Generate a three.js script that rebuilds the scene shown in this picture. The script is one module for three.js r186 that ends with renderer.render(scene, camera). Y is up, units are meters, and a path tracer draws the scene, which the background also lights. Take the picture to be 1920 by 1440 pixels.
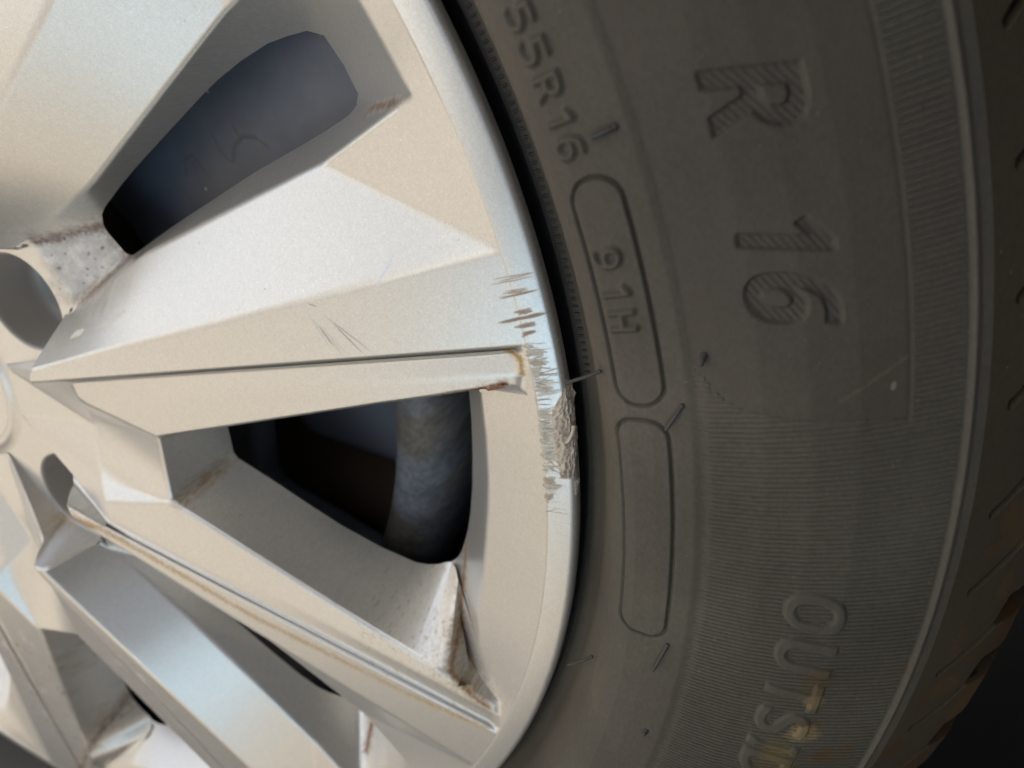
import * as THREE from 'three';
import { mergeGeometries } from 'three/addons/utils/BufferGeometryUtils.js';
import { RoundedBoxGeometry } from 'three/addons/geometries/RoundedBoxGeometry.js';

// ---------------------------------------------------------------- camera, sky, sun, exposure
const scene = new THREE.Scene();
const CY = 0.3;                                        // height of the wheel's axis above the ground
const camera = new THREE.PerspectiveCamera(52.8, 4 / 3, 0.01, 600);
camera.position.set(0.25186, CY + 0.08515, 0.12324);
camera.quaternion.setFromRotationMatrix(new THREE.Matrix4().makeBasis(
  new THREE.Vector3(0.91872, -0.094506, -0.383433), new THREE.Vector3(-0.094506, 0.890115, -0.44583), new THREE.Vector3(0.383433, 0.44583, 0.808835)));
camera.focus = 0.148; camera.userData.fStop = 16;

const SUN = new THREE.Vector3(0.9, 2.3, 1.7).normalize();   // towards the sun: ahead of the wheel and to its right
const SKY = { zenith: [0.34, 0.5, 0.9], mid: [0.8, 0.8, 0.8], horizon: [1.05, 1.0, 0.92], glow: [1.5, 1.36, 1.14], gain: 1.0 };
{
  const W = 256, H = 128, d = new Float32Array(W * H * 4);
  for (let j = 0; j < H; j++) for (let i = 0; i < W; i++) {
    const el = Math.sin(((j + 0.5) / H - 0.5) * Math.PI), t = Math.max(0, el);
    const a = Math.min(1, t / 0.3), b = Math.max(0, Math.min(1, (t - 0.3) / 0.7));
    const az = ((i + 0.5) / W - 0.5) * 2 * Math.PI, ce = Math.cos(Math.asin(Math.max(-1, Math.min(1, el)))), cosSun = (Math.cos(az) * ce * SUN.x + el * SUN.y + Math.sin(az) * ce * SUN.z);
    const haze = Math.exp((cosSun - 1) * 5) * 0.5;    // bright haze round the sun
    for (let c = 0; c < 3; c++) {
      const low = SKY.horizon[c] + (SKY.mid[c] - SKY.horizon[c]) * a;
      d[(j * W + i) * 4 + c] = SKY.gain * (low + (SKY.zenith[c] - low) * b + SKY.glow[c] * haze);
    }
    d[(j * W + i) * 4 + 3] = 1;
  }
  const t = new THREE.DataTexture(d, W, H, THREE.RGBAFormat, THREE.FloatType);
  t.mapping = THREE.EquirectangularReflectionMapping; t.magFilter = THREE.LinearFilter; t.minFilter = THREE.LinearFilter; t.needsUpdate = true;
  scene.background = t; scene.environment = t;
}
const sun = new THREE.DirectionalLight(0xfff3e4, 5);
sun.position.copy(SUN).multiplyScalar(9); sun.target.position.set(0, 0, 0); sun.castShadow = true; sun.shadow.radius = 1;
sun.shadow.mapSize.set(2048, 2048);
Object.assign(sun.shadow.camera, { left: -6, right: 6, top: 6, bottom: -6, near: 0.5, far: 18 });
scene.add(sun, sun.target);

const renderer = new THREE.WebGLRenderer({ antialias: true });
renderer.setSize(1024, 768); renderer.shadowMap.enabled = true;
renderer.toneMapping = THREE.LinearToneMapping; renderer.toneMappingExposure = 2.12;

// ---------------------------------------------------------------- helpers
let seed = 7;
const rnd = () => { seed = (seed * 1664525 + 1013904223) >>> 0; return seed / 4294967296; };
const rr = (a, b) => a + (b - a) * rnd();
const D2R = Math.PI / 180, AX = 9.319;                 // AX: direction of the first window's axis, clockwise from straight right
function hash2(x, y) { let h = (Math.imul(x, 374761393) + Math.imul(y, 668265263)) | 0; h = Math.imul(h ^ (h >>> 13), 1274126177); return ((h ^ (h >>> 16)) >>> 0) / 4294967296; }
function vnoise(x, y) {
  const xi = Math.floor(x), yi = Math.floor(y), fx = x - xi, fy = y - yi, sx = fx * fx * (3 - 2 * fx), sy = fy * fy * (3 - 2 * fy);
  const a = hash2(xi, yi), b = hash2(xi + 1, yi), c = hash2(xi, yi + 1), d = hash2(xi + 1, yi + 1);
  return a + (b - a) * sx + (c - a) * sy + (a - b - c + d) * sx * sy;
}
const fbm = (x, y, n = 4) => { let s = 0, a = 0.5, t = 0; for (let i = 0; i < n; i++) { s += a * vnoise(x, y); t += a; a *= 0.5; x = x * 2.03 + 17.1; y = y * 2.03 + 5.7; } return s / t; };
// a point of the wheel: millimetres from the axis, degrees from the window axis of sector k, millimetres towards the viewer
function P(r, phi, h, k = 0) { const a = (AX + phi + 72 * k) * D2R; return new THREE.Vector3(r * Math.cos(a), -r * Math.sin(a), h); }
const toWorld = new THREE.Matrix4().makeTranslation(0, CY, 0).multiply(new THREE.Matrix4().makeScale(0.001, 0.001, 0.001));
const counts = {};
function named(n) { const c = counts[n] = (counts[n] ?? -1) + 1; return c ? n + '_' + String(c).padStart(3, '0') : n; }
function mesh(name, geo, mat, parent, label) {
  const m = new THREE.Mesh(geo, mat); m.name = named(name); m.castShadow = m.receiveShadow = true; parent.add(m);
  if (label) m.userData.label = label;
  return m;
}
function tag(o, label, category) { o.userData = { ...o.userData, label, category }; return o; }
function lathe(profile, seg = 360, a0 = 0, a1 = 360) {  // profile [r, h] in mm turned about the wheel's axis
  const pos = [], idx = [], n = profile.length, closed = a1 - a0 >= 360;
  for (let i = 0; i <= seg; i++) { const a = (a0 + (a1 - a0) * i / seg) * D2R; for (const [r, h] of profile) pos.push(r * Math.cos(a), -r * Math.sin(a), h); }
  for (let i = 0; i < seg; i++) for (let j = 0; j < n - 1; j++) { const p = i * n + j, q = p + n; idx.push(p, p + 1, q, q, p + 1, q + 1); }
  const g = new THREE.BufferGeometry(); g.setAttribute('position', new THREE.Float32BufferAttribute(pos, 3)); g.setIndex(idx);
  g.computeVertexNormals();
  if (closed) { const N = g.attributes.normal; for (let j = 0; j < n; j++) { const b = seg * n + j, v = new THREE.Vector3(N.getX(j) + N.getX(b), N.getY(j) + N.getY(b), N.getZ(j) + N.getZ(b)).normalize(); N.setXYZ(j, v.x, v.y, v.z); N.setXYZ(b, v.x, v.y, v.z); } }
  return g;
}
// flat uv of the wheel cover: 330 mm square seen along the axis
const UX = -110, UY = -120, US = 330, TS = 2048;
function coverUV(g) {
  const p = g.attributes.position, uv = new Float32Array(p.count * 2);
  for (let i = 0; i < p.count; i++) { uv[2 * i] = (p.getX(i) - UX) / US; uv[2 * i + 1] = 1 - (-p.getY(i) - UY) / US; }
  g.setAttribute('uv', new THREE.BufferAttribute(uv, 2)); return g;
}
const done = (g) => g.applyMatrix4(toWorld);

// ---------------------------------------------------------------- a net of flat faces with rounded edges
class Net {
  constructor() { this.v = new Map(); this.f = []; }
  pt(key, vec) { if (!this.v.has(key)) this.v.set(key, vec); return key; }
  face(part, strip, keys) {
    keys = keys.filter((k, i) => k !== keys[(i + 1) % keys.length]);
    if (keys.length < 3) return;
    const n = new THREE.Vector3();
    for (let i = 0; i < keys.length; i++) { const a = this.v.get(keys[i]), b = this.v.get(keys[(i + 1) % keys.length]); n.x += (a.y - b.y) * (a.z + b.z); n.y += (a.z - b.z) * (a.x + b.x); n.z += (a.x - b.x) * (a.y + b.y); }
    if (n.z < 0) { keys = keys.slice().reverse(); n.negate(); }
    this.f.push({ part, strip, keys, n: n.normalize() });
  }
  strip(part, strip, A, B) { for (let i = 0; i < A.length - 1; i++) this.face(part, strip, [A[i], A[i + 1], B[i + 1], B[i]]); }
  build(w) {
    const edges = new Map(), vs = new Map(), out = new Map();
    this.f.forEach((f, fi) => f.keys.forEach((k, i) => {
      const n = f.keys[(i + 1) % f.keys.length], e = k < n ? k + '|' + n : n + '|' + k;
      if (!edges.has(e)) edges.set(e, []); edges.get(e).push(fi);
      if (!vs.has(k)) vs.set(k, []); vs.get(k).push([fi, i]);
    }));
    const sharp = (a, b) => { const e = edges.get(a < b ? a + '|' + b : b + '|' + a); return e.length > 1 && this.f[e[0]].strip !== this.f[e[1]].strip; };
    const ring = (p) => { if (!out.has(p)) out.set(p, { pos: [], nor: [] }); return out.get(p); };
    const tri = (part, a, b, c) => {
      const n = new THREE.Vector3().subVectors(b.p, a.p).cross(new THREE.Vector3().subVectors(c.p, a.p));
      if (n.lengthSq() < 1e-12) return;
      if (n.dot(a.n) + n.dot(b.n) + n.dot(c.n) < 0) [b, c] = [c, b];
      const o = ring(part); for (const q of [a, b, c]) { o.pos.push(q.p.x, q.p.y, q.p.z); o.nor.push(q.n.x, q.n.y, q.n.z); }
    };
    for (const f of this.f) {
      const m = f.keys.length;
      f.c = f.keys.map((k, i) => {
        const v = this.v.get(k), kn = f.keys[(i + 1) % m], kp = f.keys[(i + m - 1) % m];
        const a = new THREE.Vector3().subVectors(this.v.get(kn), v), b = new THREE.Vector3().subVectors(this.v.get(kp), v), la = a.length(), lb = b.length();
        a.divideScalar(la); b.divideScalar(lb);
        const d = Math.min(w, 0.3 * Math.min(la, lb)), d1 = sharp(k, kn) ? d : 0, d2 = sharp(kp, k) ? d : 0;
        const s = new THREE.Vector3().crossVectors(a, b).dot(f.n), p = v.clone();
        if (Math.abs(s) < 0.25) p.addScaledVector(new THREE.Vector3().crossVectors(f.n, a).sub(new THREE.Vector3().crossVectors(f.n, b)).normalize(), Math.max(d1, d2));
        else { const q = Math.sign(s) * Math.max(Math.abs(s), 0.5); p.addScaledVector(a, d2 / q).addScaledVector(b, d1 / q); }
        const n = new THREE.Vector3();
        for (const [fj] of vs.get(k)) if (this.f[fj].strip === f.strip && this.f[fj].n.dot(f.n) > 0.5) n.add(this.f[fj].n);
        return { p, n: n.normalize() };
      });
      const ux = new THREE.Vector3().crossVectors(Math.abs(f.n.x) < 0.9 ? new THREE.Vector3(1, 0, 0) : new THREE.Vector3(0, 1, 0), f.n).normalize(), uy = new THREE.Vector3().crossVectors(f.n, ux);
      const flat = f.c.map((q) => new THREE.Vector2(q.p.dot(ux), q.p.dot(uy)));
      for (const [a, b, c] of (m === 3 ? [[0, 1, 2]] : THREE.ShapeUtils.triangulateShape(flat, []))) tri(f.part, f.c[a], f.c[b], f.c[c]);
    }
    const corner = (fi, k) => this.f[fi].c[this.f[fi].keys.indexOf(k)];
    for (const [e, fs] of edges) if (fs.length > 1) {
      const [a, b] = e.split('|'), part = this.f[fs[0]].part, A = corner(fs[0], a), B = corner(fs[0], b), C = corner(fs[1], b), E = corner(fs[1], a);
      tri(part, A, B, C); tri(part, A, C, E);
    }
    for (const [k, list] of vs) if (list.length > 2) {
      const cs = list.map(([fi, i]) => this.f[fi].c[i]), n = new THREE.Vector3(), mid = new THREE.Vector3();
      for (const c of cs) { n.add(c.n); mid.add(c.p); } n.normalize(); mid.divideScalar(cs.length);
      const x = new THREE.Vector3().crossVectors(Math.abs(n.x) < 0.9 ? new THREE.Vector3(1, 0, 0) : new THREE.Vector3(0, 1, 0), n).normalize(), y = new THREE.Vector3().crossVectors(n, x);
      const ang = new Map(cs.map((c) => { const q = c.p.clone().sub(mid); return [c, Math.atan2(q.dot(y), q.dot(x))]; }));
      cs.sort((p, q) => ang.get(p) - ang.get(q));
      if (cs.length === 3) tri(this.f[list[0][0]].part, cs[0], cs[1], cs[2]); else for (let i = 0; i < cs.length; i++) tri(this.f[list[0][0]].part, { p: mid, n }, cs[i], cs[(i + 1) % cs.length]);
    }
    const geos = new Map();
    for (const [part, o] of out) { const g = new THREE.BufferGeometry(); g.setAttribute('position', new THREE.Float32BufferAttribute(o.pos, 3)); g.setAttribute('normal', new THREE.Float32BufferAttribute(o.nor, 3)); geos.set(part, coverUV(g)); }
    return geos;
  }
}

// ---------------------------------------------------------------- what the wheel cover's paint looks like: flakes, scratches, bare plastic, rust dust
function canvas(w, h) { const c = document.createElement('canvas'); c.width = w; c.height = h; return [c, c.getContext('2d')]; }
function tex(c, srgb) { const t = new THREE.CanvasTexture(c); if (srgb) t.colorSpace = THREE.SRGBColorSpace; t.magFilter = THREE.LinearFilter; t.anisotropy = 8; return t; }
const MARK = {                                          // millimetres from the axis, right and down
  rust1: [[166.8, 41.7], [167.3, 47.7], [167.0, 57.8], [167.1, 69.6], [169.5, 72.6], [173.2, 76.2], [177.4, 79.4]],
  grooveB: [[52.4, 29.6], [57.6, 32.9], [68.1, 35.9], [83.3, 44.2], [110, 59.7], [155.4, 79.7], [176.3, 87.1]],
  pocketB: [[52.4, 29.6], [57.6, 32.9], [66, 36]],
  pocketC: [[27, 51], [32.5, 45.8], [39.3, 46.5], [45.6, 50.3]],
  plate1: [[80.8, -43.1], [84.2, -40.4], [85.8, -35.6]],
  plate1low: [[70.1, -25.5], [75.2, -28], [83.9, -33.5]],
  plate1top: [[62.3, -41.4], [71.7, -42.4], [80.1, -43.7]],
  slot1c: [[160.5, -67.5], [165.1, -68.6], [171.8, -69.7], [175.4, -70.6]],
  ledgeEnd: [[193.4, -24.5], [195.7, -23.1], [195.9, -19.3]],
  ledgeUnder: [[177.6, -12.6], [184.8, -14.6], [192.7, -17.4]],
  winIn: [[94.7, 26.1], [96.1, 24.8], [100.4, 21.7]],
  drust: [[18, 133.1], [-1.6, 154.7], [-19.7, 180.7], [-35.8, 201]],
  slot2rust: [[122.2, 112.4], [119.8, 127], [118.8, 136.5]],
  dspots: [[-9.9, 110.1], [6.2, 112], [-2.8, 118.8], [-23, 153], [7.1, 133.6], [-6.8, 132.6], [24.2, 138.9], [30, 151.1]],
  fan: [[150.6, -33.6], [154, -32.7], [150.5, -33.3], [156.5, -21.6], [152.7, -32.9], [166.1, -22.2], [155.6, -30.3], [162.8, -21.9], [151.6, -30.4], [158.5, -21.5]],
  streaks: [[191.9, -38.6], [200.3, -40.4], [194.3, -36.4], [198.7, -37.5], [192.9, -35.4], [200.8, -37.3], [196.1, -32.7], [199.6, -33.5], [192, -30.5], [202.2, -32.7], [195.6, -29.9], [199.7, -30.6], [196.8, -28.4], [199.5, -29.1]],
  scuff: [[196.4, -27.7], [197, -24.4], [198.2, -20], [198.4, -14], [198.3, -8], [198.3, -1.9], [198.2, 5.3], [198, 12.8]],
};
const [paintC, paint] = canvas(TS, TS), [propC, prop] = canvas(TS, TS);   // prop: green roughness, blue metalness
const M2 = TS / US;
const X = (x) => (x - UX) * M2, Y = (y) => (y - UY) * M2;
paint.fillStyle = 'rgb(205,203,197)'; paint.fillRect(0, 0, TS, TS);
prop.fillStyle = 'rgb(0,84,160)'; prop.fillRect(0, 0, TS, TS);
function blob(x, y, r, col, a, gr = 235, bl = 30) {     // ragged spot of matter
  const n = 14, pts = [];
  for (let i = 0; i < n; i++) { const t = i / n * 6.2832, q = r * (0.6 + 0.7 * rnd()); pts.push([X(x) + Math.cos(t) * q * M2, Y(y) + Math.sin(t) * q * M2]); }
  for (const [c, s, al] of [[paint, `rgba(${col},${a})`], [prop, `rgba(0,${gr},${bl},${a})`]]) { c.fillStyle = s; c.beginPath(); pts.forEach((p, i) => (i ? c.lineTo(...p) : c.moveTo(...p))); c.fill(); }
}
function along(list, fn, step = 0.5) {
  for (let i = 0; i < list.length - 1; i++) { const [x0, y0] = list[i], [x1, y1] = list[i + 1], L = Math.hypot(x1 - x0, y1 - y0), n = Math.max(1, Math.round(L / step)); for (let j = 0; j < n; j++) fn(x0 + (x1 - x0) * j / n, y0 + (y1 - y0) * j / n, (i + j / n) / (list.length - 1)); }
}
const gauss = () => (rnd() + rnd() + rnd() + rnd() - 2) * 0.87;
function rust(list, width, core, dens = 1, tint = '122,78,40') {        // grains of brake dust, thickest along a line
  along(list, (x, y) => {
    const amt = 0.35 + 1.3 * fbm(x * 0.22 + width * 9, y * 0.22, 3); for (let i = 0; i < 22 * dens * amt; i++) blob(x + gauss() * width, y + gauss() * width, rr(0.1, 0.55), tint, rr(0.02, 0.1));
    if (core) for (let i = 0; i < 7; i++) blob(x + gauss() * width * 0.3, y + gauss() * width * 0.3, rr(0.15, 0.6), core, rr(0.06, 0.2));
  });
}
rust(MARK.rust1, 1.6, '112,76,44', 1.1, '132,92,54'); rust(MARK.rust1.slice(2), 6, null, 1.6, '150,112,68');
rust(MARK.grooveB, 1.2, null, 1.3, '176,140,90'); rust(MARK.pocketB, 3, '160,112,52', 1, '176,132,70');
rust(MARK.pocketC, 4, '156,108,58', 3, '168,122,68');
rust(MARK.plate1, 5.5, null, 2.2, '104,80,62'); for (let i = 0; i < 1500; i++) blob(rr(63, 88), rr(-45, -25), rr(0.3, 1.6), rnd() < 0.8 ? '146,142,136' : '124,106,90', rr(0.015, 0.045));
rust(MARK.plate1, 2.4, '92,66,48', 1); rust(MARK.plate1low, 2, null, 1.4, '140,104,74'); rust(MARK.plate1top, 1.4, null, 1.4, '92,66,50');
rust(MARK.slot1c, 0.9, null, 1.6, '104,82,64'); rust(MARK.ledgeEnd, 1.1, '150,112,58', 0.8, '170,130,70'); rust(MARK.ledgeUnder, 1, '96,44,24', 0.9);
rust(MARK.winIn, 2.6, null, 2, '140,108,70'); rust(MARK.drust, 5, '66,48,36', 1.3); rust(MARK.slot2rust, 1.8, '110,64,34', 1.4);
for (const [x, y] of MARK.dspots) for (let i = 0; i < 5; i++) blob(x + gauss() * 3, y + gauss() * 3, rr(0.4, 1), '92,74,58', rr(0.15, 0.4));
for (let i = 0; i < 260; i++) { const d = rnd() < 0.5; blob(rr(-30, 60), rr(100, 165), rr(0.5, 2.2), d ? '120,112,102' : '226,224,220', rr(0.06, 0.2), 220, 90); }   // water marks on the wall of the lower window
for (let i = 0; i < 14; i++) blob(rr(66, 84), rr(-42, -28), rr(0.2, 0.6), '88,62,46', rr(0.2, 0.6));
for (let i = 0; i < 300; i++) blob(rr(142, 167), rr(50, 74), rr(0.1, 0.4), '132,98,60', rr(0.06, 0.25));
for (let i = 0; i < 420; i++) blob(rr(-60, 205), rr(-115, 190), rr(0.05, 0.14), rnd() < 0.75 ? '112,102,92' : '244,244,240', rr(0.3, 0.85));    // specks of dirt
function scratch(x0, y0, x1, y1, w, col, a) {           // a tapering scratch through the paint
  const dx = x1 - x0, dy = y1 - y0, L = Math.hypot(dx, dy), nx = -dy / L, ny = dx / L;
  for (const [c, s] of [[paint, `rgba(${col},${a})`], [prop, `rgba(0,215,60,${a})`]]) {
    c.fillStyle = s; c.beginPath(); c.moveTo(X(x0), Y(y0));
    for (let i = 1; i < 8; i++) { const t = i / 8, q = w * (0.35 + 0.65 * Math.sin(t * 3)) * (0.7 + 0.6 * hash2(i, L * 97 | 0)); c.lineTo(X(x0 + dx * t + nx * q), Y(y0 + dy * t + ny * q)); }
    c.lineTo(X(x1), Y(y1));
    for (let i = 7; i > 0; i--) { const t = i / 8, q = w * (0.35 + 0.65 * Math.sin(t * 3)) * (0.7 + 0.6 * hash2(i + 9, L * 97 | 0)); c.lineTo(X(x0 + dx * t - nx * q), Y(y0 + dy * t - ny * q)); }
    c.fill();
  }
}
for (let i = 0; i < MARK.fan.length; i += 2) for (let j = 0; j < 3; j++) { const q = rr(0, 0.4), e = rr(0.75, 1), A = MARK.fan[i], B = MARK.fan[i + 1], dx = B[0] - A[0], dy = B[1] - A[1], o = gauss() * 0.6; scratch(A[0] + dx * q + o, A[1] + dy * q, A[0] + dx * e + o * 1.6, A[1] + dy * e, rr(0.06, 0.13), '146,138,126', rr(0.3, 0.55)); };
for (let i = 0; i < MARK.streaks.length; i += 2) { const [a, b] = [MARK.streaks[i], MARK.streaks[i + 1]]; for (let j = 0; j < 3; j++) scratch(a[0] + gauss() * 0.8, a[1] + gauss() * 0.5, b[0] + gauss() * 0.8, b[1] + gauss() * 0.5, i < 6 ? 0.13 : 0.3, '146,126,108', 0.55); }
scratch(167.9, -37, 172.2, -43.7, 0.35, '236,240,248', 0.8); scratch(77, -20.5, 82, -22.5, 0.6, '240,238,222', 0.8); scratch(87.9, -23.5, 97.4, -28.1, 0.5, '226,222,208', 0.6);
along(MARK.scuff, (x, y, t) => {                        // the kerb took the paint off the lip: bare plastic in ragged radial strokes of every size
  const wear = fbm(y * 0.28, 3.1, 3), end = Math.min(1, t * 7, (1 - t) * 4), k = wear > 0.5 ? 1 : wear > 0.4 ? 0.4 : 0.06;
  for (let i = 0; i < 4; i++) if (rnd() < k * end) { const L = rr(0.6, 4.4) * (0.45 + 0.55 * end), x0 = x + rr(-0.4, 2.2) * (rnd() < 0.4 ? 1 : 0.3); scratch(x0, y + gauss() * 0.8, x0 + L, y + gauss() * 0.7 - L * 0.1, rr(0.05, 0.4), rnd() < 0.6 ? '190,186,172' : '164,150,132', rr(0.25, 0.7)); }
  if (rnd() < 0.45) scratch(x + rr(-0.4, 2), y + gauss(), x + rr(2, 6.2), y + gauss() - 0.4, rr(0.03, 0.08), '116,100,84', 0.7);
}, 0.4);
for (const [t0, w, hgt] of Array.from({ length: 18 }, () => [rr(0.06, 0.94), rr(1.2, 4), rr(0.3, 1.1)])) {   // the larger bared patches, each with a darker rim
  const q = t0 * (MARK.scuff.length - 1), i = Math.floor(q), f = q - i, x = MARK.scuff[i][0] + (MARK.scuff[i + 1][0] - MARK.scuff[i][0]) * f + 0.2, y = MARK.scuff[i][1] + (MARK.scuff[i + 1][1] - MARK.scuff[i][1]) * f;
  for (const [grow, col, al] of [[0.14, '152,138,116', 0.6], [0, rnd() < 0.7 ? '192,188,174' : '172,160,142', 0.8]]) for (const [c, st] of [[paint, `rgba(${col},${al})`], [prop, `rgba(0,190,50,${al})`]]) {
    c.fillStyle = st; c.beginPath();
    for (let n = 0; n < 40; n++) { const a = n / 40 * 6.2832, e = 0.4 + 1.1 * fbm(Math.cos(a) * 3 + t0 * 40, Math.sin(a) * 5 + 7, 4); c[n ? 'lineTo' : 'moveTo'](X(x + w / 2 + Math.cos(a) * (w / 2) * e + Math.cos(a) * grow), Y(y - 0.1 * w + Math.sin(a) * hgt * 0.75 * e * (0.8 + 0.4 * hash2(n, t0 * 100 | 0)) + Math.sin(a) * grow)); }
    c.fill();
  }
}
{ // metal flakes: fine grain over the whole, paint only
  const im = paint.getImageData(0, 0, TS, TS), d = im.data;
  for (let y = 0; y < TS; y++) for (let x = 0; x < TS; x++) {
    const i = (y * TS + x) * 4, g = (hash2(x, y) - 0.5) * 12 + (hash2((x >> 1) + 991, y >> 1) - 0.5) * 7 + (vnoise(x / 4, y / 4) - 0.5) * 3 + (hash2(x + 77, y + 5) > 0.9965 ? 24 : 0);
    d[i] += g; d[i + 1] += g; d[i + 2] += g * 0.96;
  }
  paint.putImageData(im, 0, 0);
}
const propT = tex(propC);
const silver = new THREE.MeshPhysicalMaterial({ map: tex(paintC, true), roughness: 1, roughnessMap: propT, metalness: 1, metalnessMap: propT, clearcoat: 0.4, clearcoatRoughness: 0.22 });
const recessGrey = new THREE.MeshStandardMaterial({ color: new THREE.Color().setRGB(0.42, 0.4, 0.37), roughness: 0.5, metalness: 0.3 });  // darker, duller grey than the cover, for the wheel nut holes
const bare = new THREE.MeshStandardMaterial({ color: new THREE.Color().setRGB(0.5, 0.425, 0.34), roughness: 0.55 });
const rubberDark = new THREE.MeshStandardMaterial({ color: new THREE.Color().setRGB(0.022, 0.02, 0.018), roughness: 0.75 });
const black = new THREE.MeshStandardMaterial({ color: new THREE.Color().setRGB(0.012, 0.012, 0.013), roughness: 0.6 });
const steelPaint = new THREE.MeshPhysicalMaterial({ color: new THREE.Color().setRGB(0.052, 0.07, 0.11), roughness: 0.5, clearcoat: 0.2, clearcoatRoughness: 0.4 });
{ // smears and grime on the steel disc
  const n = 1024, [c, g] = canvas(n, n), U = (x) => (x / 370 + 0.5) * n, V = (y) => (y / 370 + 0.5) * n;
  g.fillStyle = 'rgb(88,95,108)'; g.fillRect(0, 0, n, n);
  const line = (pts, w, a) => { g.strokeStyle = `rgba(34,36,44,${a})`; g.lineWidth = w; g.lineCap = 'round'; g.beginPath(); pts.forEach(([x, y], i) => (i ? g.lineTo(U(x), V(y)) : g.moveTo(U(x), V(y)))); g.stroke(); };
  line([[110.5, -55.5], [112, -59], [115.5, -61.5], [119, -61]], 3, 0.35); line([[113, -64], [114.5, -61], [119, -61], [122.5, -58.5]], 1.5, 0.3); line([[106, -62], [107.4, -58], [109.6, -55.5]], 1.5, 0.3); line([[94, -52], [95, -56], [98, -57.5], [100, -54], [101.5, -51.5]], 1.2, 0.3);
  const im = g.getImageData(0, 0, n, n), d = im.data;
  for (let y = 0; y < n; y++) for (let x = 0; x < n; x++) { const i = (y * n + x) * 4, q = 1 + 0.22 * (fbm(x / 90, y / 90, 3) - 0.5) + 0.12 * (fbm(x / 9 + 50, y / 9, 3) - 0.5), w = Math.max(0, fbm(x / 75 + 9, y / 75 + 4, 3) - 0.55) * 50; d[i] = d[i] * q + w; d[i + 1] = d[i + 1] * q + w * 0.6; d[i + 2] = d[i + 2] * q + w * 0.1; if (hash2(x >> 1, y >> 1) > 0.9988) { d[i] += 90; d[i + 1] += 90; d[i + 2] += 88; } }
  g.putImageData(im, 0, 0);
  const t = tex(c, true); t.wrapS = t.wrapT = THREE.RepeatWrapping; t.repeat.set(1 / 370, 1 / 370); t.offset.set(0.5, 0.5); steelPaint.map = t; steelPaint.color.set(0xffffff);
}
const castIron = new THREE.MeshStandardMaterial({ color: new THREE.Color().setRGB(0.13, 0.09, 0.065), roughness: 0.8 });

// ---------------------------------------------------------------- the wheel
const wheel = new THREE.Group(); wheel.name = 'road_wheel'; scene.add(wheel);
tag(wheel, 'car wheel with scuffed silver plastic cover and dusty black tyre', 'car wheel');
const cover = new THREE.Group(); cover.name = 'wheel_cover'; wheel.add(cover); cover.userData.label = 'silver five-spoke plastic wheel cover with kerb-scraped edge';

const HS = {  // one half of a sector: [r, degrees from the window axis, h]
  N0: [31.5, 15.5, -4], M0: [75.6, 12.7, 8.6], Q: [70, 9.3, 4.2], L0: [77.6, 17.1, 9.3], S0: [64.4, 17.5, 12], R0: [67.3, 20.7, 11.9], E0: [69.8, 28.1, -2.6], SI: [74.5, 28.6, -4.1],
  Ea: [106.5, 31, -4.5], E1: [164.9, 30.4, -6.2], Eb: [184.6, 31, -4.6], E2: [192.2, 31.1, -3.1], R1: [199.3, 22.3, 0.57], c19: [199.4, 19.5, 0.57], S1: [199.3, 16.7, 0.57], G1: [196.5, 16.5, -0.6], M1: [195.4, 15, 0.3], W1: [194.7, 14.3, 0],
  W0: [96.8, 6.1, 6.1], W1f: [195.6, 13.9, -0.9], M1f: [197.2, 15, -0.2], c15: [199.3, 15.2, 0.57], c13: [199.3, 13.2, 0.57], c25: [199.3, 24, 0.57], c28: [199.3, 27.5, 0.57], c31: [199.3, 31.1, 0.57], c33: [199.3, 33.5, 0.57],
  O33: [191.8, 33.3, -2.8], SK: [168.6, 33.8, -24],
  N0f: [31.5, 17.5, -4.3], S0f: [58.5, 18, -4.3], R0f: [61.5, 22.3, -4.3], E0f: [69.2, 28, -4.3], FI: [71.6, 28.2, -4.2],
};
const mix = (a, b, t) => { const A = P(...a), B = P(...b); return A.lerp(B, t); };
function refine(list) {                                // a smooth point between every two
  const c = new THREE.CatmullRomCurve3(list.map((q) => new THREE.Vector3(...q)), false, 'centripetal'), n = list.length - 1;
  return Array.from({ length: 2 * n + 1 }, (_, i) => (i % 2 ? c.getPoint(i / 2 / n).toArray() : list[i / 2]));
}
const WT = refine([0, 0.18, 0.4, 0.63, 0.72, 0.79, 0.86, 0.94, 1].map((t) => [t, 0, 0])).map((q) => q[0]), WN = WT.length - 1;
const net = new Net();
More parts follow.
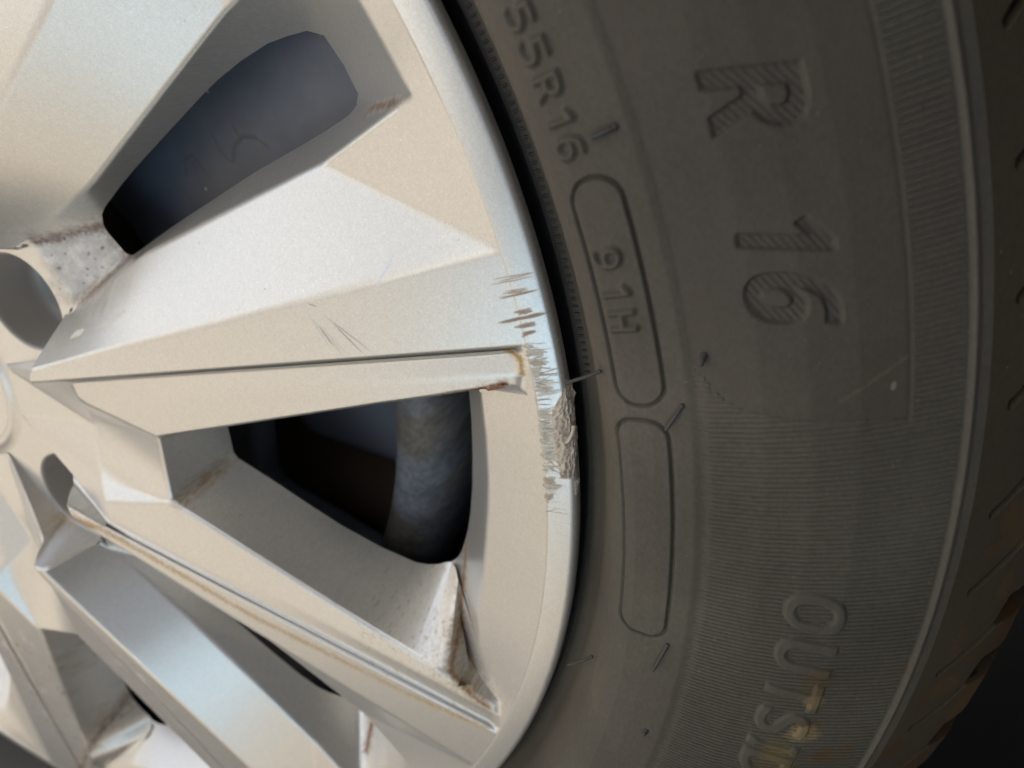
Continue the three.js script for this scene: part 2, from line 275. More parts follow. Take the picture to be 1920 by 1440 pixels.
for (let k = -2; k <= 2; k++) {
  const kk = ((k % 5) + 5) % 5, up = (n) => `${n}.${(kk + 1) % 5}.a`;   // the next sector's first half shares this sector's slot
  net.pt(`V.${kk}`, P(63.2, 0, -2.2, kk));
  for (const s of [-1, 1]) {
    const S = s < 0 ? 'a' : 'b', K = (n) => `${n}.${kk}.${S}`, add = (n, r, p, h) => net.pt(K(n), P(r, p * s, h, kk)), rot = (v) => { const q = v.clone(); if (s < 0) { const a = AX * D2R, c = Math.cos(2 * a), d = Math.sin(2 * a), x = q.x, y = q.y; q.x = c * x - d * y; q.y = -d * x - c * y; } const b = -72 * kk * D2R, x = q.x, y = q.y; q.x = Math.cos(b) * x - Math.sin(b) * y; q.y = Math.sin(b) * x + Math.cos(b) * y; return q; };
    const lerp = (n, a, b, t) => net.pt(K(n), rot(mix(HS[a], HS[b], t)));
    for (const n in HS) add(n, ...HS[n]);
    lerp('P0', 'N0', 'L0', 0.6); lerp('Sx', 'S0', 'S1', 0.1);
    net.pt(K('P0f'), new THREE.Vector3()); { const p = net.v.get(K('P0')), r = Math.hypot(p.x, p.y), q = P(r - 0.5, 18.2 * s, -4.3, kk); net.v.set(K('P0f'), q); }
    WT.forEach((t, i) => i && i < WN && lerp('W' + i + 't', 'W0', 'W1', t));
    const Wl = WT.map((t, i) => (i === 0 ? K('W0') : i === WN ? K('W1') : K('W' + i + 't')));
    // foot of the window's side wall
    const kb = [[102.9, 2.5, -12], [116, 5, -13], [135.8, 8.4, -15.2], [158.8, 9.6, -17.5], [165, 8.6, -17.8], [168.8, 7.4, -17.4], [173.2, 7.4, -12.6], [180.4, 12.8, -7.8]];
    const ka = Wl.slice(0, WN).map((w, i) => { const v = net.v.get(w), r = Math.hypot(v.x, v.y), p = (Math.atan2(-v.y, v.x) / D2R - AX - 72 * kk) * s; const q = ((p + 540) % 360) - 180; return i === 0 ? [102, 5.2, -12] : i < WN - 1 ? [Math.min(r, 178), Math.min(q - 0.25, 12.6), -12 - 6 * i / WN] : [183.5, 13.3, -5.2]; });
    const Kl = (s < 0 ? ka : refine([...kb, HS.W1f]).slice(0, -1)).map((q, i) => add('K' + i, ...q)); Kl.push(K('W1f'));
    const SB = s < 0 ? [[92.3, 32.0, -12], [96.8, 32.1, -12.2], [111.2, 32.5, -12.8], [124.5, 32.6, -13.6], [140.1, 32.7, -14.8], [153.4, 32.6, -16.8], [161.8, 32.7, -20], [165.1, 32.9, -22.5], [167.0, 33.2, -23.6]] : [[90.5, 34.3, -12], [93.1, 32.6, -12], [97.9, 32, -12.5], [110.2, 31.5, -13.5], [120.7, 31.3, -15], [132.4, 31.15, -16.5], [143.2, 31.1, -18], [157.7, 31.7, -20.8], [166.3, 32.8, -23]];
    const sb = refine(SB).map((q, i) => add('B' + i, ...q)); net.v.set(K('SK'), P(168.6, (s < 0 ? 33.8 : 33.7) * s, -24, kk)); sb.push(K('SK'));
    const spoke = `spoke|${kk}|${S}`, ledge = `ledge|${kk}|${S}`, panel = `hub_panel|${kk}|`, ring = 'outer_ring||';
    const ridge = Array.from({ length: 14 }, (_, i) => (i === 0 ? K('R0') : i === 13 ? K('R1') : lerp('R' + i + 't', 'R0', 'R1', i <= 7 ? 0.05 + 0.25 * (i - 1) / 6 : 0.3 + 0.7 * (i - 7) / 6)));
    const edge = [K('SI')]; for (const [p, q, n] of [['SI', 'Ea', 6], ['Ea', 'E1', 6], ['E1', 'Eb', 3], ['Eb', 'E2', 2]]) for (let i = 1; i <= n; i++) edge.push(i === n ? K(q) : lerp(p + q + i, p, q, i / n));
    net.strip(spoke, 'up' + K(''), [K('E0'), ...edge.slice(0, 13)], ridge);
    net.face(spoke, 'low' + K(''), [...ridge, K('c19'), K('S1'), K('Sx'), K('S0')]);
    net.strip(spoke, 'sw' + (s < 0 ? kk : (kk + 1) % 5), edge, sb);
    net.face(spoke, 'endA' + K(''), [K('S0'), K('R0'), K('R0f'), K('S0f')]); net.face(spoke, 'endB' + K(''), [K('R0'), K('E0'), K('E0f'), K('R0f')]); net.face(spoke, 'endB' + K(''), [K('E0'), K('SI'), K('FI'), K('E0f')]);
     net.face(ledge, 'step' + K(''), [K('S0'), K('Sx'), K('L0'), K('P0')]); net.face(ledge, 'drop' + K(''), [K('P0'), K('S0'), K('S0f'), K('P0f')]);
    const Ml = WT.map((t, i) => (i === 0 ? K('M0') : i === WN ? K('M1') : lerp('M' + i + 't', 'M0', 'M1', t))), Gl = WT.map((t, i) => (i === 0 ? K('L0') : i === WN ? K('G1') : lerp('G' + i + 't', 'L0', 'G1', t)));
    net.face(ledge, 'step' + K(''), [K('Sx'), K('S1'), ...Gl.slice().reverse()]);
    net.strip(ledge, 'top' + K(''), Gl, Ml); net.strip(ledge, 'bev' + K(''), Ml, Wl); net.face(ledge, 'bq' + K(''), [K('Q'), K('M0'), K('W0')]);
    net.strip(ledge, s > 0 ? 'win' + kk : 'wall' + K(''), Wl, Kl);
    net.face(ledge, 'tip' + K(''), [K('W1'), K('M1'), K('M1f'), K('W1f')]); net.face(ledge, 'tip2' + K(''), [K('M1'), K('G1'), K('S1'), K('M1f')]);
    net.face(panel, 'pan' + kk, [`V.${kk}`, K('W0'), K('Q')]); net.face(panel, 'hb' + K(''), [`V.${kk}`, K('Q'), K('N0')]); net.face(panel, 'hc' + K(''), [K('N0'), K('Q'), K('M0'), K('L0'), K('P0')]);
    net.face(panel, 'hw' + K(''), [K('N0'), K('P0'), K('P0f'), K('N0f')]);
    net.face(ring, 'ann', [K('E1'), K('R1'), K('c25'), K('c28'), K('c31'), ...edge.slice(13).reverse()]);
    net.face(ring, 'ann', [K('E2'), K('c31'), K('c33'), K('O33')]);
    net.face(ring, 'ann', [K('W1f'), K('M1f'), K('c15'), K('c13')]); net.face(ring, 'ann', [K('M1f'), K('S1'), K('c15')]);
    net.face(ring, 'sw' + (s < 0 ? kk : (kk + 1) % 5), [K('E2'), K('O33'), K('SK')]);
  }
  const a = (n) => `${n}.${kk}.a`, b = (n) => `${n}.${kk}.b`, panel = `hub_panel|${kk}|`, ring = 'outer_ring||';
  net.face(panel, 'pan' + kk, [`V.${kk}`, a('W0'), b('W0')]); net.face(panel, 'hb0' + kk, [a('N0'), b('N0'), `V.${kk}`]);
  net.face(panel, 'inner' + kk, [a('W0'), b('W0'), b('K0'), a('K0')]);
  // the ring beyond the window: lip, wall below it, dished face up to the crease
  const lip = refine([[183.6, -13, -5], [182.7, -6.2, -5], [181.8, -0.6, -5.2], [181.8, 3, -5.2], [182.1, 6.2, -5], [183.2, 8.4, -4.8], [185.6, 10.8, -4.4], [189.3, 13.2, -3.5]]).map((q, i) => net.pt(`lip${i}.${kk}`, P(...q, kk)));
  const back = refine([[172.8, -11.2, -20], [171.8, -4.5, -20], [171.6, 1.5, -19.6], [171.2, 4.8, -18.8], [170.5, 6.4, -17.8], [168.8, 7.4, -17.4]]).slice(0, -1).map((q, i) => net.pt(`bk${i}.${kk}`, P(...q, kk)));
  const cre = refine([-13.2, -6.2, -0.6, 3, 6.2, 8.4, 10.8, 13.2].map((p) => [p, 0, 0])).map(([p], i) => (i === 0 ? a('c13') : i === 14 ? b('c13') : net.pt(`cr${i}.${kk}`, P(199.3, p, 0.57, kk))));
  net.strip(ring, 'ann', lip, cre); net.face(ring, 'ann', [a('K' + (WN - 1)), lip[0], a('c13'), a('W1f')]); net.face(ring, 'ann', [lip[14], b('W1f'), b('c13')]);
  net.strip(ring, 'win' + kk, lip, [...back, b('K10'), b('K11'), b('K12'), b('K13'), b('K14')]); net.strip(ring, 'win' + kk, [lip[14], lip[14], b('W1f')], [b('K14'), b('K15'), b('W1f')]); net.face(ring, 'win' + kk, [a('K' + (WN - 1)), lip[0], back[0], a('K' + (WN - 2))]);
  // the slot between this sector and the next
  net.pt(up('SI'), P(HS.SI[0], -HS.SI[1], HS.SI[2], kk + 1)); net.pt(up('FI'), P(HS.FI[0], -HS.FI[1], HS.FI[2], kk + 1)); net.pt(up('B0'), P(92.3, -32.1, -12, kk + 1)); net.pt(up('O33'), P(HS.O33[0], -HS.O33[1], HS.O33[2], kk + 1)); net.pt(up('c33'), P(199.3, -33.5, 0.57, kk + 1)); net.pt(up('SK'), P(168.6, -33.8, -24, kk + 1));
  const mo = net.pt(`om.${kk}`, P(191.8, 36, -2.8, kk)), mc = net.pt(`oc.${kk}`, P(199.3, 36, 0.57, kk)), ms = net.pt(`os.${kk}`, P(169, 36, -24, kk));
  net.face(ring, 'ann', [b('O33'), mo, mc, b('c33')]); net.face(ring, 'ann', [mo, up('O33'), up('c33'), mc]);
  net.face(ring, 'sw' + (kk + 1) % 5, [b('O33'), mo, ms, b('SK')]); net.face(ring, 'sw' + (kk + 1) % 5, [mo, up('O33'), up('SK'), ms]);
  net.face(`hub_plate||`, 'plate' + kk, [b('SI'), up('SI'), up('B0'), b('B0')]); net.face('hub_plate||', 'flat' + kk, [b('FI'), up('FI'), up('SI'), b('SI')]);
}
const spokeLabel = { '0a': 'upper silver spoke with a white glancing top and scratches', '1a': 'lower silver spoke mirroring the unseen blue sheet' };
const plateGeos = [];
for (const [key, g] of net.build(1.15)) {
  const [name, k, s] = key.split('|');
  if (name === 'hub_plate') plateGeos.push(g);
  else if (name === 'outer_ring') plateGeos.ring = g;
  else mesh(name, done(g), silver, cover, name === 'spoke' ? spokeLabel[k + s] : undefined);
}
{ // lip of the cover, and the flat plate round the wheel nuts
  const lip = coverUV(lathe([[197.8, -1.2], [198.7, 0.15], [199.05, 0.56], [199.5, 0.7], [202, 0.36], [203.8, 0.1], [204.4, -0.05], [204.8, -0.3], [205.1, -0.75], [205.25, -1.3], [205.25, -3], [204.9, -3.9], [203.5, -4.2], [196, -4.4]], 720));
  mesh('outer_ring', done(mergeGeometries([plateGeos.ring, lip.toNonIndexed()])), silver, cover, 'outer ring of the wheel cover, its lip scraped by a kerb');
  const sh = new THREE.Shape();
  const outl = []; for (let k = 0; k < 5; k++) for (const [r, p] of [[50, 0], [63, 19], [71.8, 28.2], [71.8, 43.8], [63, 53]]) outl.push(P(r, p, 0, k));
  sh.setFromPoints(outl.map((v) => new THREE.Vector2(v.x, v.y)));
  for (let k = 0; k < 5; k++) { const c = P(54.8, 36.4, 0, k); sh.holes.push(new THREE.Path().absarc(c.x, c.y, 14.2, 0, 6.2832, true)); }
  const flat = new THREE.ShapeGeometry(sh, 48); flat.translate(0, 0, -4.28);
  mesh('hub_plate', done(mergeGeometries([...plateGeos, coverUV(flat).toNonIndexed()])), silver, cover);
  const cap = coverUV(lathe([[31.5, -4.3], [29.5, -4.1], [28.6, -3.2], [27.6, -2.9], [26.6, -3.1], [25.8, -3.9], [25.4, -5.2], [25.2, -7]], 120));
  const c = mesh('centre_cap_ring', done(cap), silver, cover);
  mesh('centre_cap', done(coverUV(lathe([[25.3, -6.8], [20, -6.6], [0.01, -6.4]], 96))), new THREE.MeshStandardMaterial({ color: 0x3a3836, roughness: 0.6, metalness: 0 }), cover);
  for (let k = 0; k < 5; k++) {                         // deep round holes over the wheel nuts, with a grey floor
    const c = P(54.8, 36.4, 0, k), pr = [[14.3, -4.28], [13.9, -4.4], [13.6, -4.9], [13.5, -6], [13, -16], [12.2, -20], [0.01, -20.5]];
    const g = coverUV(lathe(pr, 64).translate(c.x, c.y, 0));
    mesh('lug_recess', done(g), recessGrey, cover);
  }
}
{ // the gouge: torn plastic along the lip, and two burrs
  const lump = (a0, a1, wfn, hgt, sd) => {
    const n = 110, m = 26, pos = [], idx = [];
    const prof = (t) => { const L = [[200.2, 0.6], [202.5, 0.28], [204.2, 0], [205, -0.55], [205.3, -1.4], [205.4, -3.2]], q = t * 5, i = Math.min(4, Math.floor(q)), f = q - i; return [L[i][0] + (L[i + 1][0] - L[i][0]) * f, L[i][1] + (L[i + 1][1] - L[i][1]) * f]; };
    for (let i = 0; i <= n; i++) for (let j = 0; j <= m; j++) {
      const u = i / n, [t0, t1] = wfn(u), t = t0 + (t1 - t0) * j / m, a = a0 + (a1 - a0) * u, [r, h] = prof(t), e = Math.min(1, Math.min(u, 1 - u) * 12, Math.min(j, m - j) / 1.6);
      const d = -0.12 + e * (hgt * (0.35 + 0.75 * Math.abs(fbm(a * 1.2 + j * 0.12, j * 0.55 - a * 1.6 + sd, 3) - 0.5) * 3.4 + 0.7 * (fbm(j * 0.5 + a * 1.3 + sd, a * 0.8 - j * 0.1, 3) - 0.3)));
      const v = P(r + d * Math.max(0, t - 0.3) * 1.1, a, h + d * (1.1 - Math.max(0, t - 0.35))); pos.push(v.x, v.y, v.z);
    }
    for (let i = 0; i < n; i++) for (let j = 0; j < m; j++) { const p = i * (m + 1) + j, q = p + m + 1; idx.push(p, q, p + 1, q, q + 1, p + 1); }
    const g = new THREE.BufferGeometry(); g.setAttribute('position', new THREE.Float32BufferAttribute(pos, 3)); g.setIndex(idx); g.computeVertexNormals(); return g;
  };
  const W = (u, lo, hi) => [lo + 0.14 * (fbm(u * 9, 1.7, 3) - 0.5), hi + 0.2 * (fbm(u * 7, 8.2, 3) - 0.5)];
  mesh('gouge', done(lump(-14.2, -11.1, (u) => W(u, 0.48 - 0.38 * Math.sin(u * 2.4), 1), 0.8, 2.2)), bare, cover, 'upper torn gouge of pale bare plastic on the lip');
  mesh('gouge', done(lump(-11.5, -8.3, (u) => W(u, 0.04 + 0.12 * u, 0.94 - 0.4 * u * u), 0.75, 9.1)), bare, cover, 'lower torn gouge of pale bare plastic on the lip');
  mesh('gouge', done(lump(-8.25, -7.2, (u) => W(u, 0.6, 0.85), 0.6, 4.4)), bare, cover, 'small burr of plastic on the lip');
  const curl = new THREE.TubeGeometry(new THREE.CatmullRomCurve3([P(204.1, -10.85, 0.3), P(204.9, -11.1, 0.7), P(205.7, -11.5, 0.5), P(206, -11.9, -0.2)]), 20, 0.42, 8);
  mesh('plastic_curl', done(curl), bare, cover);
}

// ---------------------------------------------------------------- the steel wheel behind the cover
const steel = new THREE.Group(); steel.name = 'steel_wheel'; wheel.add(steel); steel.userData.label = 'dark steel wheel showing through the openings of the cover';
{
  const sh = new THREE.Shape(), inner = new THREE.Path(), circle = (r) => Array.from({ length: 144 }, (_, i) => new THREE.Vector2(r * Math.cos(i * Math.PI / 72), r * Math.sin(i * Math.PI / 72))); sh.setFromPoints(circle(182)); inner.setFromPoints(circle(80).reverse()); sh.holes.push(inner);
  for (let k = 0; k < 5; k++) { const pts = [[96, -11], [100, -13.5], [170, -12], [174, -9], [174.5, 0], [174, 12], [171, 17], [165, 18.5], [102, 19.5], [96, 17]].map(([r, p]) => { const v = P(r, p, 0, k); return new THREE.Vector2(v.x, v.y); }); sh.holes.push(new THREE.Path(pts)); }
  const g = new THREE.ExtrudeGeometry(sh, { depth: 3, bevelEnabled: true, bevelThickness: 4, bevelSize: 3.5, bevelSegments: 5, curveSegments: 96 }); g.translate(0, 0, -36);
  mesh('disc', done(g), steelPaint, steel);
  const greyIron = new THREE.MeshStandardMaterial({ color: 0xffffff, roughness: 0.75 }); { const n = 256, [c, g] = canvas(n, n), im = g.createImageData(n, n); for (let y = 0; y < n; y++) for (let x = 0; x < n; x++) { const i = (y * n + x) * 4, v = 0.8 + 0.34 * (fbm(x / 26, y / 26, 4) - 0.2) + 0.3 * (fbm(x / 5, y / 5, 2) - 0.5), b = Math.max(0, Math.min(1, (fbm(x / 60 + 3, y / 60, 2) - 0.45) * 6)); im.data[i] = (112 - 4 * b) * v; im.data[i + 1] = (116 - 12 * b) * v; im.data[i + 2] = (122 - 26 * b) * v; im.data[i + 3] = 255; } g.putImageData(im, 0, 0); greyIron.map = tex(c, true); greyIron.map.wrapS = greyIron.map.wrapT = THREE.RepeatWrapping; }
  for (let k = 0; k < 5; k++) { const g = lathe([[139, -62], [139.4, -40], [141, -35], [144.5, -32], [149, -31.5], [154, -33.5], [158, -38], [160.5, -46], [161, -62]], 60, AX + 72 * k - 16, AX + 72 * k + 22), p = g.attributes.position, uv = new Float32Array(p.count * 2); for (let i = 0; i < p.count; i++) { uv[2 * i] = p.getX(i) / 60; uv[2 * i + 1] = p.getY(i) / 60 + p.getZ(i) / 90; } g.setAttribute('uv', new THREE.BufferAttribute(uv, 2)); mesh('rounded_web', done(g), greyIron, steel); }
  mesh('rim_barrel', done(lathe([[181, -34], [186, -25], [190, -16], [197, -15.5], [201, -13], [204.5, -9], [206, -9.5], [206, -13], [202, -18], [195, -22], [190, -40], [182, -70], [182, -170], [205, -185]], 180)), black, steel);
}
const disc = new THREE.Group(); disc.name = 'brake'; wheel.add(disc);
mesh('brake_disc', done(lathe([[0.01, -46], [60, -46], [72, -52], [76, -66], [136, -66], [138, -69], [138, -78], [0.01, -80]], 120)), castIron, disc);
mesh('dark_backing', done(lathe([[0.01, -100], [181, -98]], 96)), black, disc);  // black backing disc placed to keep the openings of the cover dark
{ const g = new RoundedBoxGeometry(58, 110, 46, 4, 10); g.translate(0, 0, -70); g.rotateZ(-AX * D2R - 0.05); const c = P(128, -14, 0); g.translate(c.x, c.y, 0); mesh('brake_caliper', done(g), steelPaint, disc); }

// ---------------------------------------------------------------- the tyre
const tyre = new THREE.Group(); tyre.name = 'tyre'; wheel.add(tyre); tyre.userData.label = 'black tyre with moulded size lettering and mud on its shoulder';
const PROF = [[205.6, -8], [207, -6.8], [208.6, -5.9], [210, -4.4], [211.4, -1.4], [213, 2.8], [214.8, 7], [216.4, 9.6], [218.2, 11.3], [221, 12.4], [225, 12.8], [229, 12.8], [231.6, 12.7], [233, 12.2], [237, 12.1], [243, 11.6], [250, 10.1], [257, 7.7], [263, 4.9], [268, 2.3], [271.9, 0], [272.35, 0.45], [272.7, 0.5], [273, 0.1], [273.4, -0.7], [275, -2], [280, -6.6], [285, -11.8], [289, -16.6], [290.6, -18.8], [291.4, -20], [292.4, -22], [294.2, -27], [296.6, -36], [298.8, -50], [300, -72]];
const cum = [0]; for (let i = 1; i < PROF.length; i++) cum.push(cum[i - 1] + Math.hypot(PROF[i][0] - PROF[i - 1][0], PROF[i][1] - PROF[i - 1][1]));
const SL = cum[cum.length - 1];
function tyreAt(s) { let i = 0; while (i < cum.length - 2 && cum[i + 1] < s) i++; const f = (s - cum[i]) / (cum[i + 1] - cum[i]), a = PROF[i], b = PROF[i + 1]; return [a[0] + (b[0] - a[0]) * f, a[1] + (b[1] - a[1]) * f, (b[0] - a[0]) / (cum[i + 1] - cum[i]), (b[1] - a[1]) / (cum[i + 1] - cum[i])]; }
function sOf(r) { for (let i = 0; i < cum.length - 1; i++) if (PROF[i + 1][0] >= r) return cum[i] + (cum[i + 1] - cum[i]) * (r - PROF[i][0]) / (PROF[i + 1][0] - PROF[i][0]); return SL; }
const T0 = -42, T1 = 26, MMD = 4.1, RES = 10;           // stretch of sidewall in view: degrees; mm per degree; canvas pixels per mm
const CW = Math.round((T1 - T0) * MMD * RES), CH = Math.round(SL * RES);
const cx = (phi) => (phi - T0) * MMD * RES, cyy = (s) => CH - s * RES;
const layer = () => { const [c, g] = canvas(CW, CH); g.fillStyle = '#000'; g.fillRect(0, 0, CW, CH); g.fillStyle = g.strokeStyle = '#fff'; return g; };
function field(g, blur) {                               // red channel to a blurred float field
  const d = g.getImageData(0, 0, CW, CH).data; let f = new Float32Array(CW * CH); for (let i = 0; i < f.length; i++) f[i] = d[i * 4] / 255;
  for (let pass = 0; pass < 2 && blur; pass++) {
    const o = new Float32Array(f.length), n = 2 * blur + 1;
    for (let y = 0; y < CH; y++) { let a = 0; for (let x = -blur; x <= blur; x++) a += f[y * CW + Math.max(0, x)]; for (let x = 0; x < CW; x++) { o[y * CW + x] = a / n; a += f[y * CW + Math.min(CW - 1, x + blur + 1)] - f[y * CW + Math.max(0, x - blur)]; } }
    for (let x = 0; x < CW; x++) { let a = 0; for (let y = -blur; y <= blur; y++) a += o[Math.max(0, y) * CW + x]; for (let y = 0; y < CH; y++) { f[y * CW + x] = a / n; a += o[Math.min(CH - 1, y + blur + 1) * CW + x] - o[Math.max(0, y - blur) * CW + x]; } }
  }
  return f;
}
const sample = (f, phi, s) => { const x = Math.min(CW - 2, Math.max(0, cx(phi) - 0.5)), y = Math.min(CH - 2, Math.max(0, cyy(s) - 0.5)), i = Math.floor(x), j = Math.floor(y), fx = x - i, fy = y - j, b = j * CW + i; return (f[b] * (1 - fx) + f[b + 1] * fx) * (1 - fy) + (f[b + CW] * (1 - fx) + f[b + CW + 1] * fx) * fy; };
const LETTERS = [];                                     // for the triangles of each letter
function letter(g, ch, phi, r0, r1, width, style, skew = 0, bold = 0) {
  const s0 = sOf(r0), s1 = sOf(r1), H = (s1 - s0) * RES;
  g.save(); g.translate(cx(phi), cyy(s0)); g.transform(1, 0, -skew, 1, 0, 0); g.font = style; g.textAlign = 'left'; g.textBaseline = 'alphabetic';
  const m = g.measureText(ch), w = m.actualBoundingBoxRight + m.actualBoundingBoxLeft, a = m.actualBoundingBoxAscent, W = width * RES * 235 / r0 * 1;
  g.scale(W / w, H / a); g.fillText(ch, m.actualBoundingBoxLeft - w / 2, 0); if (bold) { g.lineWidth = bold; g.lineJoin = 'round'; g.strokeText(ch, m.actualBoundingBoxLeft - w / 2, 0); } g.restore();
  LETTERS.push({ ch, p0: phi - width / 2 / MMD * 235 / r0 - 0.5, p1: phi + width / 2 / MMD * 235 / r0 + 0.5, s0: s0 - 0.6, s1: s1 + 0.6, raised: g === raisedL || g === flatL });
}
const raisedL = layer(), flatL = layer(), sunkL = layer(), cutL = layer(), treadL = layer(), plateL = layer();
for (const [ch, p, w] of [['2', -34.2, 3.3], ['0', -32.7, 3.4], ['5', -31.1, 3.3], ['5', -29.85, 3.4], ['R', -28.5, 3.6], ['1', -27.35, 1.8], ['6', -26.2, 3.3]]) letter(raisedL, ch, p, 220.4, 224.7, w, '60px sans-serif', 0, 2.5);
for (const [ch, p, w] of [['9', -21.7, 3.2], ['1', -20.35, 1.7], ['H', -19.05, 3.5]]) letter(raisedL, ch, p, 221, 225.4, w, '60px sans-serif', 0, 2.5);
for (const [ch, p, w] of [['R', -26, 9.2], ['1', -21.75, 4.9], ['6', -19.4, 8]]) letter(sunkL, ch, p, 242.3, 255, w, 'bold 120px sans-serif', 0.26);
for (const [ch, p, w] of [['O', -5.5, 9], ['U', -3.05, 8.2], ['T', -0.75, 7.6], ['S', 1.2, 7.2], ['I', 2.85, 2.6], ['D', 4.3, 8.2], ['E', 6.4, 7]]) letter(flatL, ch, p, 248, 258.4, w, 'bold 120px sans-serif', 0.22);
function oval(g, p0, p1, r0, r1, rad) { const x0 = cx(p0), x1 = cx(p1), y0 = cyy(sOf(r1)), y1 = cyy(sOf(r0)); g.beginPath(); g.roundRect(x0, y0, x1 - x0, y1 - y0, rad * RES); }
for (const [p0, p1, r0, r1, rad] of [[-24.9, -15.1, 219.6, 228.2, 4.2], [-14.4, -2, 218.5, 228, 3.8]]) { cutL.lineWidth = 5; oval(cutL, p0, p1, r0, r1, rad); cutL.stroke(); oval(plateL, p0 + 0.1, p1 - 0.1, r0 + 0.4, r1 - 0.4, rad - 0.4); plateL.fill(); }
for (let p = -38.6; p < 26; p += 3.9 + 0.5 * Math.sin(p * 2.3)) {   // grooves cut across the shoulder of the tread: a thin sipe that opens into a notch at the edge
  const at = (q, r) => [cx(p + q), cyy(sOf(r))];
  treadL.beginPath(); treadL.moveTo(...at(2.1, 278.5)); treadL.quadraticCurveTo(...at(1.2, 283), ...at(0.35, 286.5)); treadL.lineTo(...at(-0.9, 287.8)); treadL.lineTo(...at(-1.5, 299)); treadL.lineTo(...at(0.5, 299)); treadL.lineTo(...at(0.55, 287.4)); treadL.quadraticCurveTo(...at(1.6, 283), ...at(2.3, 278.7)); treadL.fill();
}
// lower edge of the smooth panel that carries the large lettering, as an angle for each radius
const panelEdge = (r) => { const pts = [[232.4, -17.2], [236, -15.7], [240, -14.9], [248, -14.3], [256, -14.1], [263.8, -13.8]]; for (let i = 0; i < pts.length - 1; i++) if (r <= pts[i + 1][0]) return pts[i][1] + (pts[i + 1][1] - pts[i][1]) * (r - pts[i][0]) / (pts[i + 1][0] - pts[i][0]); return -13.8; };
{ cutL.lineWidth = 3; cutL.strokeStyle = '#2c2c2c'; cutL.beginPath(); for (let r = 232.6; r <= 263.8; r += 0.4) cutL[r === 232.6 ? 'moveTo' : 'lineTo'](cx(panelEdge(r)), cyy(sOf(r))); cutL.lineTo(cx(-42), cyy(sOf(263.8))); cutL.stroke(); }
const FR = field(raisedL, 2), FF = field(flatL, 1), FS = field(sunkL, 1), FC = field(cutL, 1), FT = field(treadL, 1), FP = field(plateL, 1);
const sPanel0 = sOf(232.6), sLine = sOf(271.6);
const inPanel = (phi, r) => r < 263.8 && phi < panelEdge(r);
function disp(phi, s) {
  let d = 0.85 * sample(FR, phi, s) + 0.5 * sample(FF, phi, s) - 0.9 * sample(FC, phi, s) - 6 * sample(FT, phi, s) + 0.08 * sample(FP, phi, s);
  const k = sample(FS, phi, s); if (k > 0) d += k * (-0.85 + 0.4 * Math.abs((((s * 0.84 - phi * MMD * 0.54) / 0.92) % 1 + 1) % 1 - 0.5) * 2);
  d += 0.05 * (fbm(phi * 1.3, s * 0.3, 3) - 0.5);
  return d;
}
const tyreTexW = 2048, tyreTexH = 1024;
